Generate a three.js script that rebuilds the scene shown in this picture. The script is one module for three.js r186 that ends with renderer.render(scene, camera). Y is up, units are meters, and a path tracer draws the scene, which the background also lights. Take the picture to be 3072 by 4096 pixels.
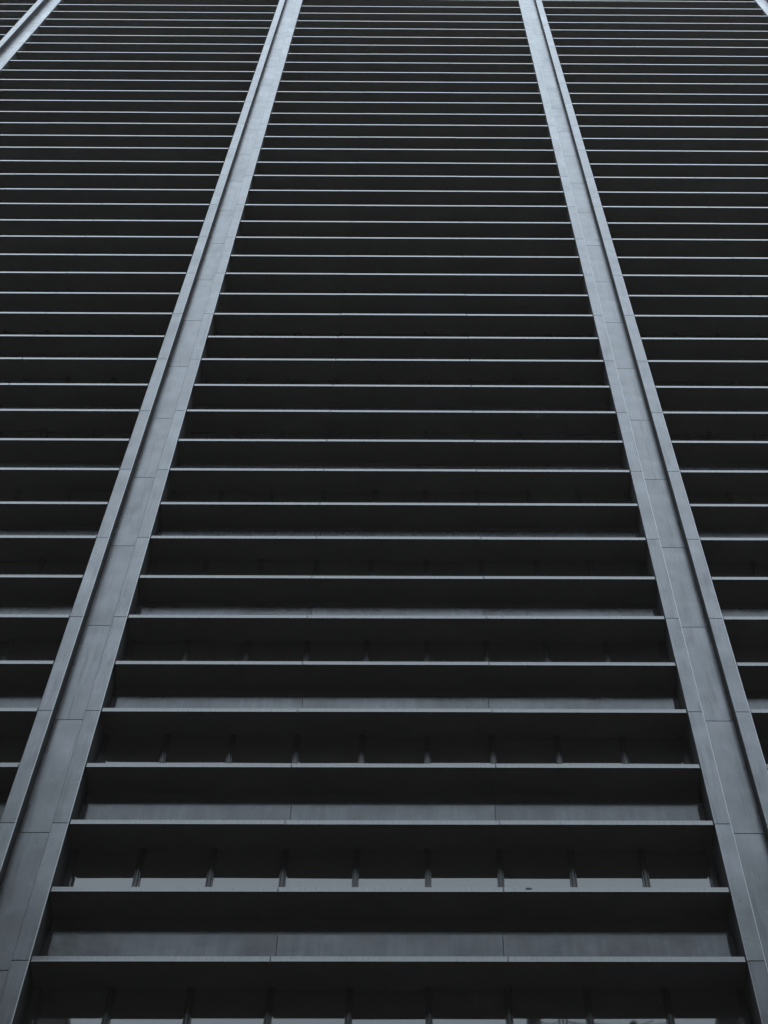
import * as THREE from 'three';

// ---------------------------------------------------------------- camera
const scene = new THREE.Scene();
const EYE = 1.6, DIST = 22.122;                       // metres: eye height, distance to the facade
const camera = new THREE.PerspectiveCamera(2 * Math.atan(2048 / 7000) * 180 / Math.PI, 768 / 1024, 0.1, 2000);
camera.position.set(0, EYE, DIST);
camera.quaternion.setFromRotationMatrix(new THREE.Matrix4().makeBasis(
  new THREE.Vector3(0.99993703, -0.00775648, 0.0081101),
  new THREE.Vector3(-0.00354459, 0.46739197, 0.88404309),
  new THREE.Vector3(-0.01064766, -0.88401616, 0.46733505)));
camera.setViewOffset(768, 1024, -(1741.42 - 1536) / 4, 0, 768, 1024);   // the photograph is cropped off centre
scene.add(camera);

// ---------------------------------------------------------------- sky, sun, exposure
const renderer = new THREE.WebGLRenderer();
renderer.toneMapping = THREE.LinearToneMapping;
renderer.toneMappingExposure = 2.4;
renderer.shadowMap.enabled = true;

function hash(ix, iy, s) {
  let h = (Math.imul(ix, 374761393) + Math.imul(iy, 668265263) + Math.imul(s, 2147483647 ^ 0x5bd1e995)) | 0;
  h = Math.imul(h ^ (h >>> 13), 1274126177); h ^= h >>> 16;
  return (h >>> 0) / 4294967295;
}
const smooth = t => t * t * (3 - 2 * t);
function vnoise(x, y, px, py, s) {                     // value noise, periodic over px by py cells
  const x0 = Math.floor(x), y0 = Math.floor(y), fx = smooth(x - x0), fy = smooth(y - y0);
  const a = ((x0 % px) + px) % px, b = (a + 1) % px, c = ((y0 % py) + py) % py, d = (c + 1) % py;
  const p = hash(a, c, s), q = hash(b, c, s), r = hash(a, d, s), t = hash(b, d, s);
  return (p + (q - p) * fx) * (1 - fy) + (r + (t - r) * fx) * fy;
}
function fbm(u, v, fx, fy, oct, s) {                   // u, v in 0..1
  let a = 0.5, sum = 0, n = 0;
  for (let o = 0; o < oct; o++) { sum += a * vnoise(u * fx, v * fy, fx, fy, s + o * 17); n += a; a *= 0.5; fx *= 2; fy *= 2; }
  return sum / n;
}
let seed = 20240611;
const rnd = () => { seed = (Math.imul(seed, 1664525) + 1013904223) | 0; return (seed >>> 0) / 4294967296; };

{
  const W = 512, H = 256, data = new Float32Array(W * H * 4);
  for (let j = 0; j < H; j++) for (let i = 0; i < W; i++) {
    const el = ((j + 0.5) / H - 0.5) * Math.PI, s = Math.max(0, Math.sin(el));
    let L = 0.95 * (1 + 2 * s) / 3;                                    // overcast sky
    const cl = fbm(i / W, j / H, 8, 8, 4, 5);
    L *= 0.88 + 0.24 * cl;
    const k = (j * W + i) * 4;
    data[k] = L * 0.84; data[k + 1] = L * 0.985; data[k + 2] = L * 1.13; data[k + 3] = 1;
  }
  const sky = new THREE.DataTexture(data, W, H, THREE.RGBAFormat, THREE.FloatType);
  sky.mapping = THREE.EquirectangularReflectionMapping; sky.magFilter = THREE.LinearFilter; sky.needsUpdate = true;
  scene.background = sky; scene.environment = sky;
}
const sun = new THREE.DirectionalLight(new THREE.Color(1, 0.97, 0.93), 1.0);   // veiled sun, off to the right and behind the tower's front
sun.position.set(75, 90, -16); sun.target.position.set(0, 40, 0);
sun.position.add(sun.target.position);
sun.castShadow = true; sun.shadow.radius = 20; sun.shadow.mapSize.set(2048, 2048);
Object.assign(sun.shadow.camera, { left: -90, right: 90, top: 90, bottom: -90, near: 1, far: 400 });
scene.add(sun, sun.target);

// ---------------------------------------------------------------- textures and materials
function texture(size, fn, srgb, repeat) {
  const d = new Uint8Array(size * size * 4);
  for (let j = 0; j < size; j++) for (let i = 0; i < size; i++) {
    const c = fn(i / size, j / size), k = (j * size + i) * 4;
    for (let n = 0; n < 3; n++) d[k + n] = Math.max(0, Math.min(255, Math.round(255 * (Array.isArray(c) ? c[n] : c))));
    d[k + 3] = 255;
  }
  const t = new THREE.DataTexture(d, size, size);
  t.wrapS = t.wrapT = THREE.RepeatWrapping; t.magFilter = THREE.LinearFilter; t.minFilter = THREE.LinearMipmapLinearFilter; t.generateMipmaps = true;
  if (srgb) t.colorSpace = THREE.SRGBColorSpace;
  t.repeat.set(repeat, repeat); t.needsUpdate = true;
  return t;
}
// sheet metal: soft mottling, fine vertical grain, a few washed-down streaks (tile 4 m)
const scuffs = Array.from({ length: 14 }, (_, i) => [hash(i, 1, 7), hash(i, 2, 7), 0.02 + 0.05 * hash(i, 3, 7), 0.0007 + 0.0012 * hash(i, 4, 7), 0.02 + 0.06 * hash(i, 5, 7)]);
const sheetMap = texture(1024, (u, v) => {
  let sc = 0;
  for (const [a, b, l, h, d] of scuffs) {
    const du = Math.abs(u - a) / l, dv = Math.abs(v - b) / h;
    if (du < 1 && dv < 2) sc = Math.max(sc, d * (1 - du * du) * Math.max(0, 1 - dv * dv / 4));
  }
  const m = fbm(u, v, 6, 5, 5, 11), g = fbm(u, v, 220, 10, 2, 31), f = fbm(u, v, 256, 256, 2, 41);
  const st = Math.max(0, fbm(u, v, 40, 3, 3, 51) - 0.58) * 1.1;
  const c = 0.85 + 0.3 * (m - 0.5) + 0.1 * (g - 0.5) + 0.06 * (f - 0.5) - st * 0.4 - sc;
  return [c * 0.995, c, c * 1.005];
}, true, 0.25);
const sheetRough = texture(512, (u, v) => 0.86 + 0.5 * (fbm(u, v, 5, 4, 4, 61) - 0.5) + 0.05 * (fbm(u, v, 180, 12, 2, 71) - 0.5), false, 0.25);
// narrow edge strips: close-set run-off streaks (tile 4 m)
const stripMap = texture(1024, (u, v) => {
  const a = fbm(u + v * 0.02, v, 150, 3, 3, 81), b = fbm(u, v, 14, 2, 3, 91), f = fbm(u, v, 256, 256, 2, 101);
  const sp = Math.max(0, fbm(u, v, 90, 40, 2, 111) - 0.72) * 1.2;
  const c = 0.86 + 0.22 * (a - 0.5) + 0.14 * (b - 0.5) + 0.05 * (f - 0.5) - sp;
  return [c * 0.99, c, c];
}, true, 0.25);
// apron panels: cloudy, water-stained coating (tile 4 m)
const apronMap = texture(1024, (u, v) => {
  const m = fbm(u, v, 5, 4, 5, 121), w = fbm(u, v, 36, 4, 3, 131), f = fbm(u, v, 256, 256, 2, 141);
  const br = Math.max(0, fbm(u, v, 9, 7, 4, 151) - 0.55);
  const c = 0.8 + 0.5 * (m - 0.5) + 0.24 * (w - 0.5) + 0.07 * (f - 0.5);
  return [c - br * 0.15, c - br * 0.22, c - br * 0.32];
}, true, 0.25);
const waveBump = texture(512, (u, v) => fbm(u, v, 7, 6, 4, 171), false, 0.25);                // oil-canning of thin sheet
const darkMap = texture(256, (u, v) => 0.9 + 0.16 * (fbm(u, v, 8, 8, 4, 161) - 0.5), true, 0.25);

const rgb = (r, g = r, b = r) => new THREE.Color().setRGB(r, g, b);
const variants = (n, spread, make) => Array.from({ length: n }, (_, i) => make(1 + spread * ((i + 0.5) / n * 2 - 1)));
const sheetMetal = variants(5, 0.07, t => new THREE.MeshStandardMaterial({ color: rgb(0.19 * t, 0.193 * t, 0.199 * t), map: sheetMap, bumpMap: waveBump, bumpScale: 0.0003, roughness: 0.33, roughnessMap: sheetRough, metalness: 0.62 }));
const stripMetal = variants(5, 0.14, t => new THREE.MeshPhysicalMaterial({ color: rgb(0.1 * t, 0.104 * t, 0.105 * t), map: stripMap, roughness: 0.15, ior: 1.78 }));
const apronMetal = variants(4, 0.1, t => new THREE.MeshStandardMaterial({ color: rgb(0.09 * t, 0.095 * t, 0.104 * t), map: apronMap, bumpMap: waveBump, bumpScale: 0.007, roughness: 0.2, metalness: 0.35 }));
const soffitPaint = new THREE.MeshStandardMaterial({ color: rgb(0.075, 0.069, 0.064), map: darkMap, roughness: 0.85 });
const darkSteel = new THREE.MeshStandardMaterial({ color: rgb(0.025), map: darkMap, roughness: 0.7 });
const highlightMetal = new THREE.MeshStandardMaterial({ color: rgb(0.4, 0.41, 0.42), roughness: 0.42, metalness: 0.5 });  // pale tone standing for the highlight along the rib edges
const mullionPaint = new THREE.MeshPhysicalMaterial({ color: rgb(0.045, 0.044, 0.043), roughness: 0.24, ior: 1.36 });
const glass = new THREE.MeshPhysicalMaterial({ color: rgb(0.07, 0.066, 0.063), roughness: 0.02, ior: 1.8 });
const transom = new THREE.MeshStandardMaterial({ color: rgb(0.085, 0.078, 0.073), map: darkMap, roughness: 0.6 });
const concrete = new THREE.MeshStandardMaterial({ color: rgb(0.13, 0.125, 0.12), map: apronMap, roughness: 0.9 });
const pick = a => a[Math.floor(rnd() * a.length)];

// ---------------------------------------------------------------- geometry helpers (uv in metres)
class Shape {
  constructor() { this.p = []; this.n = []; this.t = []; }
  quad(a, b, c, d, uv) {                                              // counter-clockwise from outside
    const A = new THREE.Vector3(...a), B = new THREE.Vector3(...b), C = new THREE.Vector3(...c);
    const n = B.clone().sub(A).cross(C.clone().sub(A)).normalize();
    for (const i of [0, 1, 2, 0, 2, 3]) { this.p.push(...[a, b, c, d][i]); this.n.push(n.x, n.y, n.z); this.t.push(...uv[i]); }
  }
  box(x0, x1, y0, y1, z0, z1, ou = 0, ov = 0) {
    const q = (a, b, c, d, f) => this.quad(a, b, c, d, [a, b, c, d].map(f));
    const fx = p => [p[0] + ou, p[1] + ov], fz = p => [p[2] + ou, p[1] + ov], fy = p => [p[0] + ou, p[2] + ov];
    q([x0, y0, z1], [x1, y0, z1], [x1, y1, z1], [x0, y1, z1], fx);
    q([x1, y0, z0], [x0, y0, z0], [x0, y1, z0], [x1, y1, z0], fx);
    q([x0, y0, z0], [x0, y0, z1], [x0, y1, z1], [x0, y1, z0], fz);
    q([x1, y0, z1], [x1, y0, z0], [x1, y1, z0], [x1, y1, z1], fz);
    q([x0, y1, z1], [x1, y1, z1], [x1, y1, z0], [x0, y1, z0], fy);
    q([x0, y0, z0], [x1, y0, z0], [x1, y0, z1], [x0, y0, z1], fy);
    return this;
  }
  // upright prism; outline [x, z] runs counter-clockwise seen from below (front edge left to right)
  prism(outline, y0, y1, ou = 0, ov = 0) {
    let s = 0;
    const N = outline.length;
    for (let i = 0; i < N; i++) {
      const [ax, az] = outline[i], [bx, bz] = outline[(i + 1) % N], l = Math.hypot(bx - ax, bz - az);
      this.quad([ax, y0, az], [bx, y0, bz], [bx, y1, bz], [ax, y1, az], [[s + ou, y0 + ov], [s + l + ou, y0 + ov], [s + l + ou, y1 + ov], [s + ou, y1 + ov]]);
      s += l;
    }
    const tri = THREE.ShapeUtils.triangulateShape(outline.map(([x, z]) => new THREE.Vector2(x, z)), []);
    for (const [a, b, c] of tri) for (const [y, ny] of [[y0, -1], [y1, 1]]) {
      const A = outline[a], B = outline[b], C = outline[c], cr = (B[0] - A[0]) * (C[1] - A[1]) - (B[1] - A[1]) * (C[0] - A[0]);
      const o = (cr > 0) === (ny < 0) ? [A, B, C] : [A, C, B];
      for (const v of o) { this.p.push(v[0], y, v[1]); this.n.push(0, ny, 0); this.t.push(v[0] + ou, v[1] + ov); }
    }
    return this;
  }
  // edge strip: a hair off plumb, with a small nosing along its foot
  strip(x0, x1, y, z, ou, ov) {
    const pr = [[0, z], [0.018, z - 0.002], [0.018, z - 0.004], [FASC, z - 0.006], [FASC, z - 0.04], [0, z - 0.04]];   // [height, depth]
    let s = 0;
    for (let i = 0; i < pr.length; i++) {
      const [ha, za] = pr[i], [hb, zb] = pr[(i + 1) % pr.length], l = Math.hypot(hb - ha, zb - za);
      this.quad([x0, y + ha, za], [x1, y + ha, za], [x1, y + hb, zb], [x0, y + hb, zb], [[x0 + ou, s + ov], [x1 + ou, s + ov], [x1 + ou, s + l + ov], [x0 + ou, s + l + ov]]);
      s += l;
    }
    for (const [x, d] of [[x0, 1], [x1, -1]]) {
      const o = pr.map(([h, zz]) => [x, y + h, zz]);
      const q = d > 0 ? [o[0], o[3], o[4], o[5]] : [o[5], o[4], o[3], o[0]];
      this.quad(...q, q.map(p => [p[2] + ou, p[1] + ov]));
    }
    return this;
  }
  geometry() {
    const g = new THREE.BufferGeometry();
    g.setAttribute('position', new THREE.Float32BufferAttribute(this.p, 3));
    g.setAttribute('normal', new THREE.Float32BufferAttribute(this.n, 3));
    g.setAttribute('uv', new THREE.Float32BufferAttribute(this.t, 2));
    return g;
  }
}
function mesh(name, shape, material, parent) {
  const m = new THREE.Mesh(shape instanceof Shape ? shape.geometry() : shape, material);
  m.name = name; m.castShadow = m.receiveShadow = true; parent.add(m);
  return m;
}
function group(name, parent) { const g = new THREE.Group(); g.name = name; parent.add(g); return g; }
function structure(m) { m.userData.kind = 'structure'; return m; }

// ---------------------------------------------------------------- ground
const asphalt = new THREE.MeshStandardMaterial({ color: rgb(0.12), map: darkMap, roughness: 0.95 });
const paving = new THREE.MeshStandardMaterial({ color: rgb(0.22, 0.215, 0.21), map: apronMap, roughness: 0.9 });
structure(mesh('ground', new Shape().box(-6000, 6000, -0.5, -0.15, -6000, 6000), asphalt, scene));
structure(mesh('pavement', new Shape().box(-120, 120, -0.15, 0, -60, 26), paving, scene));

// ---------------------------------------------------------------- the tower
const S = 4.0, PITCH = 14.46, A0 = EYE + 24.3607, B0 = 1.93;          // storey, bay pitch, lowest edge strip in view, upper strip above it
const FASC = 0.14, FZ = -0.022;                                      // edge strip height and setback
const PX = -8.397, PW = 1.389, FL = 0.331, CHD = 0.275;               // first pilaster, its width, rib width, channel depth
const SPZ = -0.515, SPH = 1.27, GZ = -0.72;                           // apron and glass planes
const KLOW = -6, KMIN = -2, KMAX = 23;
const TOP = A0 + (KMAX + 1) * S;

const tower = group('office_tower', scene);
tower.userData = { label: 'tall dark office tower with grey metal ribs and thin horizontal ledges', category: 'building' };

mesh('core', new Shape().box(PX - 2 * PITCH + 0.2, PX + 3 * PITCH + PW - 0.2, 0, TOP - 0.5, -34, -0.86), darkSteel, tower);
mesh('parapet', new Shape().box(PX - 2 * PITCH, PX + 3 * PITCH + PW, TOP, TOP + 1.1, -34.2, 0.02), sheetMetal[2], tower);

// pilasters: a dark steel channel clad with one sheet per storey on either rib and in the groove
const JOINT = 0.024, T = 0.03, CH = 0.011;
function ribOutline(x0, x1, zf, zb) { return [[x0, zb], [x0, zf - CH], [x0 + CH, zf], [x1 - CH, zf], [x1, zf - CH], [x1, zb]]; }
for (let j = -2; j <= 3; j++) {
  const x = PX + j * PITCH, p = group('pilaster', tower);
  const o = 0.004, zf = -T - 0.004, zb = -0.85;
  mesh('pilaster_frame', new Shape().prism([[x + o, zb], [x + o, zf], [x + FL - o, zf], [x + FL - o, -CHD - T], [x + PW - FL + o, -CHD - T], [x + PW - FL + o, zf], [x + PW - o, zf], [x + PW - o, zb]], 0, TOP), darkSteel, p);
  const k0 = j === 0 || j === 1 ? KMIN : j === -1 || j === 2 ? 13 : KMAX + 1;
  const clad = (name, x0, x1, z0, lift, chamfer) => {
    const outline = chamfer ? ribOutline(x0, x1, z0, z0 - T) : [[x0, z0 - T], [x0, z0], [x1, z0], [x1, z0 - T]];
    for (let k = k0; k <= KMAX; k++)
      mesh(name, new Shape().prism(outline, A0 + k * S + JOINT * 0.5 + lift, A0 + (k + 1) * S - JOINT * 0.5 + lift, rnd() * 40, rnd() * 40), pick(sheetMetal), p);
    if (A0 + k0 * S > 0.3) {                                          // the plain run below the picture
      const low = new Shape();
      for (let k = KLOW - 1; k < k0; k++) low.prism(outline, Math.max(0.02, A0 + k * S + JOINT * 0.5 + lift), A0 + (k + 1) * S - JOINT * 0.5 + lift, rnd() * 40, rnd() * 40);
      mesh(name + '_run', low, sheetMetal[2], p).userData.kind = 'stuff';
    }
  };
  clad('rib_panel', x, x + FL, 0, 0, true);
  clad('rib_panel', x + PW - FL, x + PW, 0, 0, true);
  for (const r of [x + FL, x + PW])                                    // pale bead added on either rib's right-hand edge: edge highlight put into colour
    mesh('edge_highlight_bead', new Shape().box(r - 0.013, r + 0.003, 0.02, TOP, -0.02, 0.005), highlightMetal, p);
  clad('groove_panel', x + FL + 0.012, x + PW - FL - 0.012, -CHD, 0.04, false);
}

// ledges, aprons and windows of every bay and storey
const MODULES = 9, MW = 0.13;
function mullionOutline(c) {
  const h = MW / 2, z = GZ + 0.07, g = GZ + 0.03;
  return [[c - h, GZ - 0.05], [c - h, z], [c - 0.042, z], [c - 0.042, g], [c - 0.024, g], [c - 0.024, z + 0.012], [c + 0.024, z + 0.012], [c + 0.024, g], [c + 0.042, g], [c + 0.042, z], [c + h, z], [c + h, GZ - 0.05]];
}
function ledge(name, x0, x1, y, split) {
  const g = group(name, tower), w = (x1 - x0 - 0.05) / 3, body = new Shape();
  mesh('soffit', body.box(x0 + 0.006, x1 - 0.006, y + 0.006, y + FASC - 0.004, -0.84, FZ - 0.042), soffitPaint, g);
  const joined = new Shape();
  for (let s = 0; s < 3; s++) {
    const a = x0 + 0.025 + s * w + (s ? 0.009 : 0), b = x0 + 0.025 + (s + 1) * w - (s < 2 ? 0.009 : 0), dz = (rnd() - 0.5) * 0.006, dy = (rnd() - 0.5) * 0.006;
    const q = split ? new Shape() : joined;
    q.strip(a, b, y + dy, FZ + dz, rnd() * 40, rnd() * 40);
    if (split) mesh('fascia_panel', q, pick(stripMetal), g);
  }
  if (!split) mesh('fascia', joined, pick(stripMetal), g);
  return g;
}
function apron(x0, x1, y, split) {
  const g = group('apron', tower), end = 0.13, w = (x1 - x0 - 2 * end) / 3, yb = y + FASC, joined = new Shape();
  for (let s = 0; s < 3; s++) {
    const a = x0 + end + s * w + 0.006, b = x0 + end + (s + 1) * w - 0.006, q = split ? new Shape() : joined, dz = (rnd() - 0.5) * 0.01;
    q.box(a, b, yb, y + SPH, SPZ - 0.05, SPZ + dz, rnd() * 40, rnd() * 40);
    if (split) mesh('apron_panel', q, pick(apronMetal), g);
  }
  if (!split) mesh('apron_panels', joined, pick(apronMetal), g);
  for (const [a, b] of [[x0 + 0.004, x0 + end], [x1 - end, x1 - 0.004]]) mesh('apron_end_shade', new Shape().box(a, b, yb, y + SPH + 0.008, SPZ - 0.2, SPZ - 0.03), darkSteel, g);  // dark strips painting the shade and pilaster reflection at the apron ends
  mesh('apron_rail', new Shape().box(x0 + 0.004, x1 - 0.004, y + SPH + 0.012, y + SPH + 0.13, SPZ - 0.17, SPZ - 0.035), apronMetal[0], g);
  mesh('transom_panel', new Shape().box(x0 + 0.004, x1 - 0.004, y + SPH + 0.134, y + B0, GZ - 0.02, GZ), transom, g);
}
function windowBand(x0, x1, y, y1, split) {
  const g = group('window_band', tower), w = (x1 - x0) / MODULES, joined = new Shape(), bars = new Shape();
  for (let m = 0; m < MODULES; m++) {
    const a = x0 + m * w + (m ? MW / 2 : 0.13), b = x0 + (m + 1) * w - (m < MODULES - 1 ? MW / 2 : 0.13);
    const tilt = (rnd() - 0.5) * 0.006, skew = (rnd() - 0.5) * 0.008;           // panes never sit quite true
    const wd = b - a + 0.02, h = y1 - y - 0.02;
    if (split) {
      const pn = mesh('pane', new Shape().box(-wd / 2, wd / 2, 0, h, -0.02, 0), glass, g);
      pn.position.set((a + b) / 2, y + 0.01, GZ - tilt * 0.5); pn.rotation.set(tilt, skew, 0);
    } else joined.box(a - 0.01, b + 0.01, y, y1, GZ - 0.02, GZ);
    if (m) { const q = split ? new Shape() : bars; q.prism(mullionOutline(x0 + m * w), y, y1); if (split) mesh('mullion', q, mullionPaint, g); }
  }
  for (const [a, b] of [[x0 + 0.004, x0 + 0.14], [x1 - 0.14, x1 - 0.004]]) {
    const q = split ? new Shape() : bars; q.box(a, b, y, y1, GZ - 0.05, GZ + 0.05);
    if (split) mesh('jamb', q, mullionPaint, g);
  }
  if (!split) { mesh('glazing', joined, glass, g).userData.kind = 'stuff'; mesh('mullions', bars, mullionPaint, g).userData.kind = 'stuff'; }
}
for (let i = -2; i <= 2; i++) {
  const x0 = PX + PW + i * PITCH + 0.004, x1 = PX + (i + 1) * PITCH - 0.004, near = Math.abs(i) < 2;
  for (let k = KMIN; k <= KMAX; k++) {
    const y = A0 + k * S;
    ledge('floor_ledge', x0, x1, y, near && k <= 13);
    apron(x0, x1, y, near && k <= 13);
    const l = ledge('sill_ledge', x0, x1, y + B0, near && k <= 13);
    windowBand(x0, x1, y + B0 + FASC, y + S, near && k <= 5);
    if (i === 0 && k === 0) {
      const h = mesh('drain_hole', new THREE.CylinderGeometry(0.05, 0.05, 0.02, 16), darkSteel, l);
      h.rotation.x = Math.PI / 2; h.scale.set(1.3, 1, 0.6); h.position.set(2.18, y + B0 + 0.092, FZ - 0.01);
    }
    if (i === 0 && k === 1) mesh('access_plate', new Shape().box(-1.32, -1.03, y + B0 + 0.065, y + B0 + FASC + 0.004, FZ - 0.03, FZ - 0.004), stripMetal[4], l);
  }
  // storeys below the picture, down to the pavement
  const low = new Shape(), lowGlass = new Shape();
  for (let k = KLOW; k < KMIN; k++) for (const y of [A0 + k * S, A0 + k * S + B0]) low.box(x0, x1, y, y + FASC, -0.84, FZ);
  lowGlass.box(x0, x1, 0.02, A0 + KMIN * S, GZ - 0.1, GZ);
  mesh('lower_ledges', low, stripMetal[2], tower).userData.kind = 'stuff';
  mesh('lower_glass', lowGlass, glass, tower);
}

// ---------------------------------------------------------------- unseen blocks behind the camera, sized to shade the lower facade
function streetBlock(name, label, x0, x1, z0, z1, h) {
  const b = group(name, scene);
  b.userData = { label, category: 'building' };
  mesh('wall', new Shape().box(x0, x1, 0, h, z0 + 0.5, z1), concrete, b);
  mesh('cornice', new Shape().box(x0 - 0.1, x1 + 0.1, h, h + 0.8, z0 - 0.4, z1 + 0.3), concrete, b);
  for (let y = 1; y + 5 < h; y += 4) {
    mesh('window_strip', new Shape().box(x0 + 1, x1 - 1, y + 1.0, y + 3.0, z0 + 0.2, z0 + 0.496), glass, b);
    mesh('floor_band', new Shape().box(x0, x1, y + 3.0, y + 5.0, z0, z0 + 0.496), concrete, b);
  }
}
streetBlock('street_block', 'unseen stone office block straight behind the viewer, sized to shade the lower facade, lowest of the three', -23.6, 21.2, 44, 66, 69.4);
{
  const b = scene.getObjectByName('street_block'), roof = 70.2;
  const tube = (name, x, z, r, h, m) => { const t = mesh(name, new THREE.CylinderGeometry(r, r, h, 20), m, b); t.position.set(x, roof + h / 2, z); return t; };
  tube('flue', 6.9, 46, 0.4, 8, darkSteel);
  for (const x of [8.3, 8.5, 8.7]) tube('mast_leg', x, 46, 0.05, 8, darkSteel);
  tube('vent_pipe', 11.7, 46, 0.22, 3.15, darkSteel);
  mesh('plant_box', new Shape().box(16.6, 17.8, roof, roof + 3.3, 45.4, 46.6), darkSteel, b);
  for (const [xa, xb, sag] of [[7.2, 8.3, 0.2], [8.7, 12.8, 0.5], [8.7, 14.5, 0.35]]) {
    const pts = []; for (let i = 0; i <= 10; i++) { const t = i / 10; pts.push(new THREE.Vector3(xa + (xb - xa) * t, roof + 3.35 - sag * 4 * t * (1 - t), 46)); }
    mesh('stay_cable', new THREE.TubeGeometry(new THREE.CatmullRomCurve3(pts), 20, 0.03, 6), darkSteel, b);
  }
}
streetBlock('added_corner_tower', 'added unseen stone tower behind the viewer, shading the lower left ribs', -130, -24, 43, 70, 90);  // both flanking towers are put in to darken the low ribs
streetBlock('added_street_tower', 'added unseen stone tower behind the viewer, shading the lower right ribs', 21.6, 130, 43, 70, 80);

scene.fog = new THREE.FogExp2(new THREE.Color().setRGB(0.9, 0.84, 0.79), 0.0004);                  // faint haze added only to lift the dark tones
renderer.render(scene, camera);
